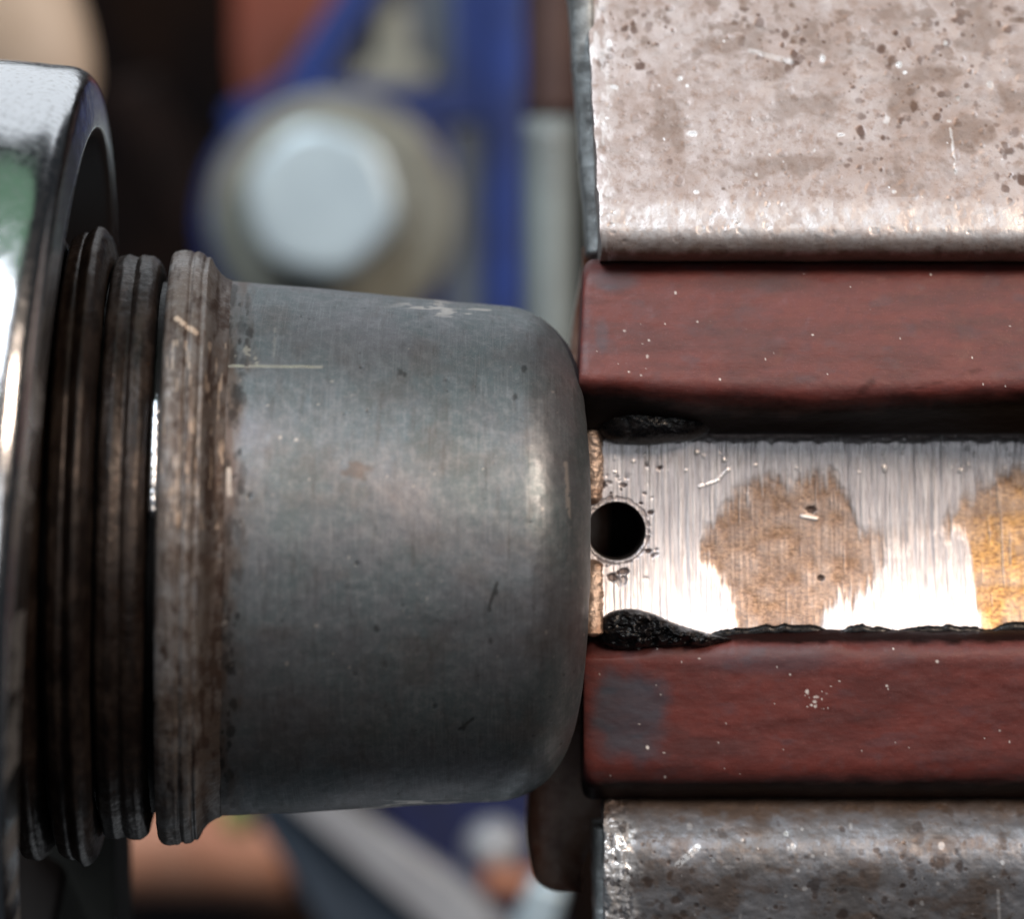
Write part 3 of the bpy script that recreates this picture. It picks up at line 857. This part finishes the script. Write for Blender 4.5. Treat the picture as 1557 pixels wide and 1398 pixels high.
# ------------------------------------------------------------------ threaded barrel (solid of revolution)
AX_Y = 838.0
TILT, YAW = math.radians(1.2), math.radians(5.0)
PIV = np.array([600.0 - CX, 0.0, CY - AX_Y])
ax = np.array([math.cos(TILT) * math.cos(YAW), math.sin(YAW), -math.sin(TILT)]); ax /= np.linalg.norm(ax)
up = np.array([0, 0, 1.0]); up = up - ax * np.dot(up, ax); up /= np.linalg.norm(up)
fw = np.cross(up, ax); fw = fw if fw[1] < 0 else -fw
def angles(n_front, n_back):
    a1 = np.linspace(-0.56 * np.pi, 0.56 * np.pi, n_front)
    a2 = np.linspace(0.56 * np.pi, 1.44 * np.pi, n_back + 2)[1:-1]
    return np.concatenate([a1, a2])          # 0 = towards camera, + = up
def revolve(name, prof, mat, parent, n_front=420, n_back=80, step=2.0, disp=None, masks=None, closed=False, cap=False, axis=None):
    A_, U_, F_, PV = axis or (ax, up, fw, PIV)
    pr = np.array(prof, float)
    pr = resample(pr, step, closed)
    an = angles(n_front, n_back)
    Xg, Ag = np.meshgrid(pr[:, 0], an, indexing='ij')
    Rg = np.repeat(pr[:, 1][:, None], len(an), 1)
    V = AX_Y - Rg * np.sin(Ag)                # picture height of the point
    if disp is not None:
        tg = np.gradient(pr, axis=0); tg /= np.linalg.norm(tg, axis=1, keepdims=True) + 1e-9
        h = disp(Xg, V, Rg, Ag)
        Xg2 = Xg - tg[:, 1][:, None] * h
        Rg2 = Rg + tg[:, 0][:, None] * h
    else:
        Xg2, Rg2 = Xg, Rg
    at = masks(Xg, V, Rg, Ag) if masks else None
    along = (Xg2 - 600.0)[..., None] * A_
    rad = Rg2[..., None] * (np.cos(Ag)[..., None] * F_ + np.sin(Ag)[..., None] * U_)
    P = (PV + along + rad) * S
    return grid(name, P, mat, parent, wrap_u=closed, wrap_v=True, attr=at, caps=(len(pr) - 1,) if cap else (), flip=False)

pl = empty('threaded_barrel', 560, 1240, 0, 1.0, 'dull grey steel barrel with rounded end and rusty threads on its left', 'barrel')
def co(prof):
    return [(x, y) for x, y in round_poly([(x, y, r) for x, y, r in prof], closed=False)]
cor = [(752 + 118 * math.sin(t), 250 + 127 * math.cos(t) ** 0.92) for t in np.linspace(0.05, math.pi / 2 - 0.02, 26)]
bprof = [(336, 330), (337, 400), (346, 403), (420, 399), (560, 390), (700, 380)] + cor + [(871, 200), (871, 80), (871, 4)]
def b_masks(X, V, R, A):
    ru = 0.75 * sstep(385, 338, X + 26 * fbm(X / 14, V / 40, seed=201) )
    ru = np.maximum(ru, 0.22 * sstep(0.0, 0.6, fbm(X / 70, V / 50, seed=202, octaves=5)))
    ru = np.maximum(ru, 0.5 * (1 - sstep(0.4, 1.0, np.hypot((X - 530) / 26, (V - 715) / 18) + 0.5 * fbm(X / 9, V / 9, seed=203))))
    pt = spots(X, V, 60, (345, 860, 450, 1230), 1.2, 4.0, 204, power=3) * 0.6
    pt = np.maximum(pt, spots(X, V, 130, (338, 372, 440, 1230), 2, 8, 205, stretch=2.0) * 0.75)
    for (px, py, r) in ((376, 522, 9), (372, 535, 6), (590, 575, 6), (596, 578, 4), (752, 607, 6), (768, 566, 6), (725, 880, 5), (716, 905, 5), (720, 950, 5), (690, 1075, 6), (560, 935, 6)):
        pt = np.maximum(pt, 0.6 * (1 - sstep(0.5, 1.2, np.hypot(X - px, (V - py) / 1.5) / (0.75 * r) + 0.45 * fbm(X / 5, V / 5, seed=206))))
    pt = np.maximum(pt, 0.7 * seg(X, V, (726, 868), (716, 900), 1.3, 2))
    pt = np.maximum(pt, 0.6 * seg(X, V, (702, 1064), (684, 1080), 1.3, 2))
    brk = (fbm(X / 12, V / 6, seed=207) > -0.42)
    sc = (0.6 + 0.4 * sstep(-0.2, 0.3, fbm(X / 9, V / 3, seed=215))) * seg(X, V, (326, 573 ), (478, 571), 0.8, 1.8) * brk
    sc = np.maximum(sc, 0.5 * seg(X, V, (372, 548), (384, 566), 3, 5) * (fbm(X / 4, V / 4, seed=208) > 0))
    sc = np.maximum(sc, 0.15 * seg(X, V, (412, 510), (410, 556), 1.2, 2) * (fbm(X / 4, V / 7, seed=214) > 0))
    sc = np.maximum(sc, 0.85 * seg(X, V, (302, 952), (352, 928), 1.2, 2.0) * (fbm(X / 5, V / 5, seed=209) > -0.3))
    sc = np.maximum(sc, spots(X, V, 70, (345, 860, 520, 1000), 0.6, 2.6, 210, power=3) * 0.55)
    sc = np.maximum(sc, 0.8 * seg(X, V, (352, 718), (354, 752), 1.6, 2.5))  # small lamp glint painted as a pale streak
    sc = np.maximum(sc, 0.55 * seg(X, V, (824, 700), (828, 780), 1.5, 3) * (fbm(X / 5, V / 12, seed=211) > -0.2))  # shoulder highlight painted as a broken pale line
    sc = np.maximum(sc, 0.4 * sstep(0.15, 0.4, fbm(X / 30, V / 6, seed=212)) * sstep(496, 478, V) * sstep(560, 640, X) * sstep(770, 740, X))  # light along the upper rim painted as pale streaks
    sc = np.maximum(sc, 0.8 * sstep(0.0, 0.3, fbm(X / 30, V / 5, seed=213)) * sstep(1198, 1210, V) * sstep(540, 620, X) * sstep(750, 735, X))  # lower rim's reflection painted as pale streaks
    return np.clip(ru, 0, .85), np.clip(sc, 0, 1), np.clip(pt, 0, 1), np.exp(-((X - 790) / 34) ** 2) * sstep(-0.5, 0.3, fbm(X / 20, V / 26, seed=216))
def b_disp(X, V, R, A):
    return 1.5 * fbm(X / 80, V / 80, seed=220) + 0.2 * fbm(X / 8, V / 8, R / 8, seed=221) \
        - 1.0 * spots(X, V, 60, (345, 860, 450, 1230), 1.2, 4.0, 204, power=3)
revolve('barrel_body', bprof, M_barrel, pl, 640, 120, 2.0, b_disp, b_masks, cap=True)
def c_masks(X, V, R, A):
    dark_m = 0.5 * sstep(0.10, 0.40, fbm(X / 7, V / 40, seed=231)) + 0.4 * sstep(0.1, 0.4, fbm(X / 18, V / 22, seed=234)) + 0.55 * sstep(438, 418, R) * sstep(300, 320, X)
    sc = 0.85 * seg(X, V, (274, 508), (302, 528), 2.2, 3) * (fbm(X / 5, V / 5, seed=232) > -0.3)
    sc = np.maximum(sc, 0.35 * sstep(0.30, 0.5, fbm(X / 4, V / 30, seed=233)) * (V > 540) * (V < 800))
    return np.clip(dark_m, 0, 0.9), np.clip(sc, 0, 1), 0 * X, 0 * X
def ring_disp(seed, amp=4.0):
    return lambda X, V, R, A: amp * 0.5 * fbm(X / 14, np.cos(A) * 2.0, np.sin(A) * 2.0, seed=seed) + amp * 0.35 * fbm(np.cos(A) * 14, np.sin(A) * 14, X / 25, seed=seed + 1) + 0.5 * fbm(V / 7, X / 7, seed=seed + 2)
revolve('collar', co([(262, 300, 0), (256, 424, 8), (257, 442, 8), (268, 447, 5), (286, 447, 3), (290, 442, 2), (294, 446, 3), (304, 443, 3), (308, 437, 2), (313, 439, 3), (320, 426, 6), (332, 410, 8), (348, 403, 3), (350, 300, 0)]),
        M_rusty, pl, 520, 80, 2.0, ring_disp(240, 3.4), c_masks, closed=True)
def t_masks(X, V, R, A):
    return 0.7 * sstep(0.0, 0.4, fbm(X / 16, V / 40, seed=251)), 0 * X, 0 * X, 0 * X
for k_, pr_ in enumerate((
        [(174, 300, 0), (172, 418, 3), (177, 434, 4), (192, 439, 4), (203, 435, 3), (208, 434, 2), (214, 439, 4), (230, 438, 4), (240, 430, 4), (245, 408, 3), (246, 300, 0)],
        [(110, 300, 0), (108, 446, 3), (113, 464, 4), (128, 470, 3), (134, 468, 2), (140, 474, 2), (147, 480, 4), (156, 476, 4), (164, 464, 4), (169, 440, 3), (170, 300, 0)],
        [(52, 300, 0), (50, 440, 3), (60, 468, 6), (82, 472, 6), (96, 456, 5), (103, 432, 3), (104, 300, 0)])):
    revolve('thread_ring', co(pr_), M_thread, pl, 520, 70, 1.6, ring_disp(260 + 7 * k_, 3.6), t_masks, closed=True)
revolve('thread_core', [(-40, 300), (-38, 420), (110, 420), (180, 404), (262, 398), (264, 300)], M_thread, pl, 300, 60, 4.0, None,
        lambda X, V, R, A: (0 * X + 0.9, 0 * X, 0 * X, 0 * X), closed=True)
# bright spring wire showing in the groove
na = 130
t = np.linspace(math.asin((AX_Y - 612) / 436), math.asin((AX_Y - 784) / 436), na)
B = np.linspace(0, 2 * np.pi, 14, endpoint=False)
rw = 6.0 * np.clip(np.minimum(np.arange(na) / 10.0, (na - 1 - np.arange(na)) / 6.0), 0.25, 1)
rw = rw * np.where(np.abs(np.arange(na) - 102) < 2, 0.75, 1) * (1 + 0.1 * fbm(np.arange(na) / 6.0, np.zeros(na), seed=290))
xw = 251 + rw[:, None] * np.cos(B)
Rw = 428 + rw[:, None] * np.sin(B)
P = (PIV + (xw - 600)[..., None] * ax + Rw[..., None] * (np.cos(t)[:, None, None] * fw + np.sin(t)[:, None, None] * up)) * S
grid('spring_clip', P, M_clip, pl, wrap_v=True, caps=(0, na - 1))

# ------------------------------------------------------------------ chrome nut at the left
nt = empty('chrome_nut', 0, 1560, 0, 1.0, 'polished chrome nut at the left edge around the rusty threads', 'nut')
NT, NY = math.radians(4.0), math.radians(4.0)
nax = np.array([math.cos(NT) * math.cos(NY), math.sin(NY), -math.sin(NT)]); nax /= np.linalg.norm(nax)
nup = np.array([0, 0, 1.0]); nup = nup - nax * np.dot(nup, nax); nup /= np.linalg.norm(nup)
nfw = np.cross(nup, nax); nfw = nfw if nfw[1] < 0 else -nfw
NPV = np.array([-668.0, 0.0, CY - 838.0])
na = 900
A = np.linspace(-np.pi, np.pi, na, endpoint=False)
outer = round_poly([(-560, 728, 0), (-300, 732, 0), (-12, 730, 64), (-2, 656, 8), (0, 640, 5), (-8, 626, 6), (-70, 600, 0), (-150, 560, 0), (-170, 470, 0)], closed=False)
outer = resample(outer, 3.0, False)
Xn, An = np.meshgrid(outer[:, 0], A, indexing='ij')
Rn = np.repeat(outer[:, 1][:, None], na, 1)
ins = (np.arange(len(outer)) > np.argmax(outer[:, 0])).astype(float)[:, None] * np.ones_like(Xn)
body = 1 - sstep(-90, -50, Xn)
ca_, sa_ = np.cos(An), np.sin(An)
Rn = Rn + (4.0 * fbm(ca_ * 2.2, sa_ * 2.2, Xn / 160, seed=300) + 0.5 * fbm(ca_ * 7, sa_ * 7, Xn / 120, seed=302)) * (1 - ins) * (0.35 + 0.65 * body)
dent = sstep(0.30, 0.5, fbm(ca_ * 14, sa_ * 14, Xn / 40, seed=303)) * body
Rn = Rn - 0.6 * dent
grime = np.maximum(sstep(0.0, 0.5, ins), 0.75 * sstep(0.05, 0.4, fbm(ca_ * 9, sa_ * 9, Xn / 30, seed=301)) * sstep(-14, -3, Xn) * sstep(0.75, 0.35, sa_))  # darkens the recess; dark lip blotches put its shade into the colour
P = (NPV + Xn[..., None] * nax + Rn[..., None] * (ca_[..., None] * nfw + sa_[..., None] * nup)) * S
grid('nut_body', P, M_chrome, nt, wrap_v=True, attr=(grime, 0 * grime, 0 * grime, 0 * grime))

# dark support under the nut
tag(slab('dark_support', rnd([(60, 1270), (174, 1270), (176, 1460), (60, 1460)], 6), 330, 200, M_support, None, 6),
    'dark grey green support at the bottom left under the threads', 'support')
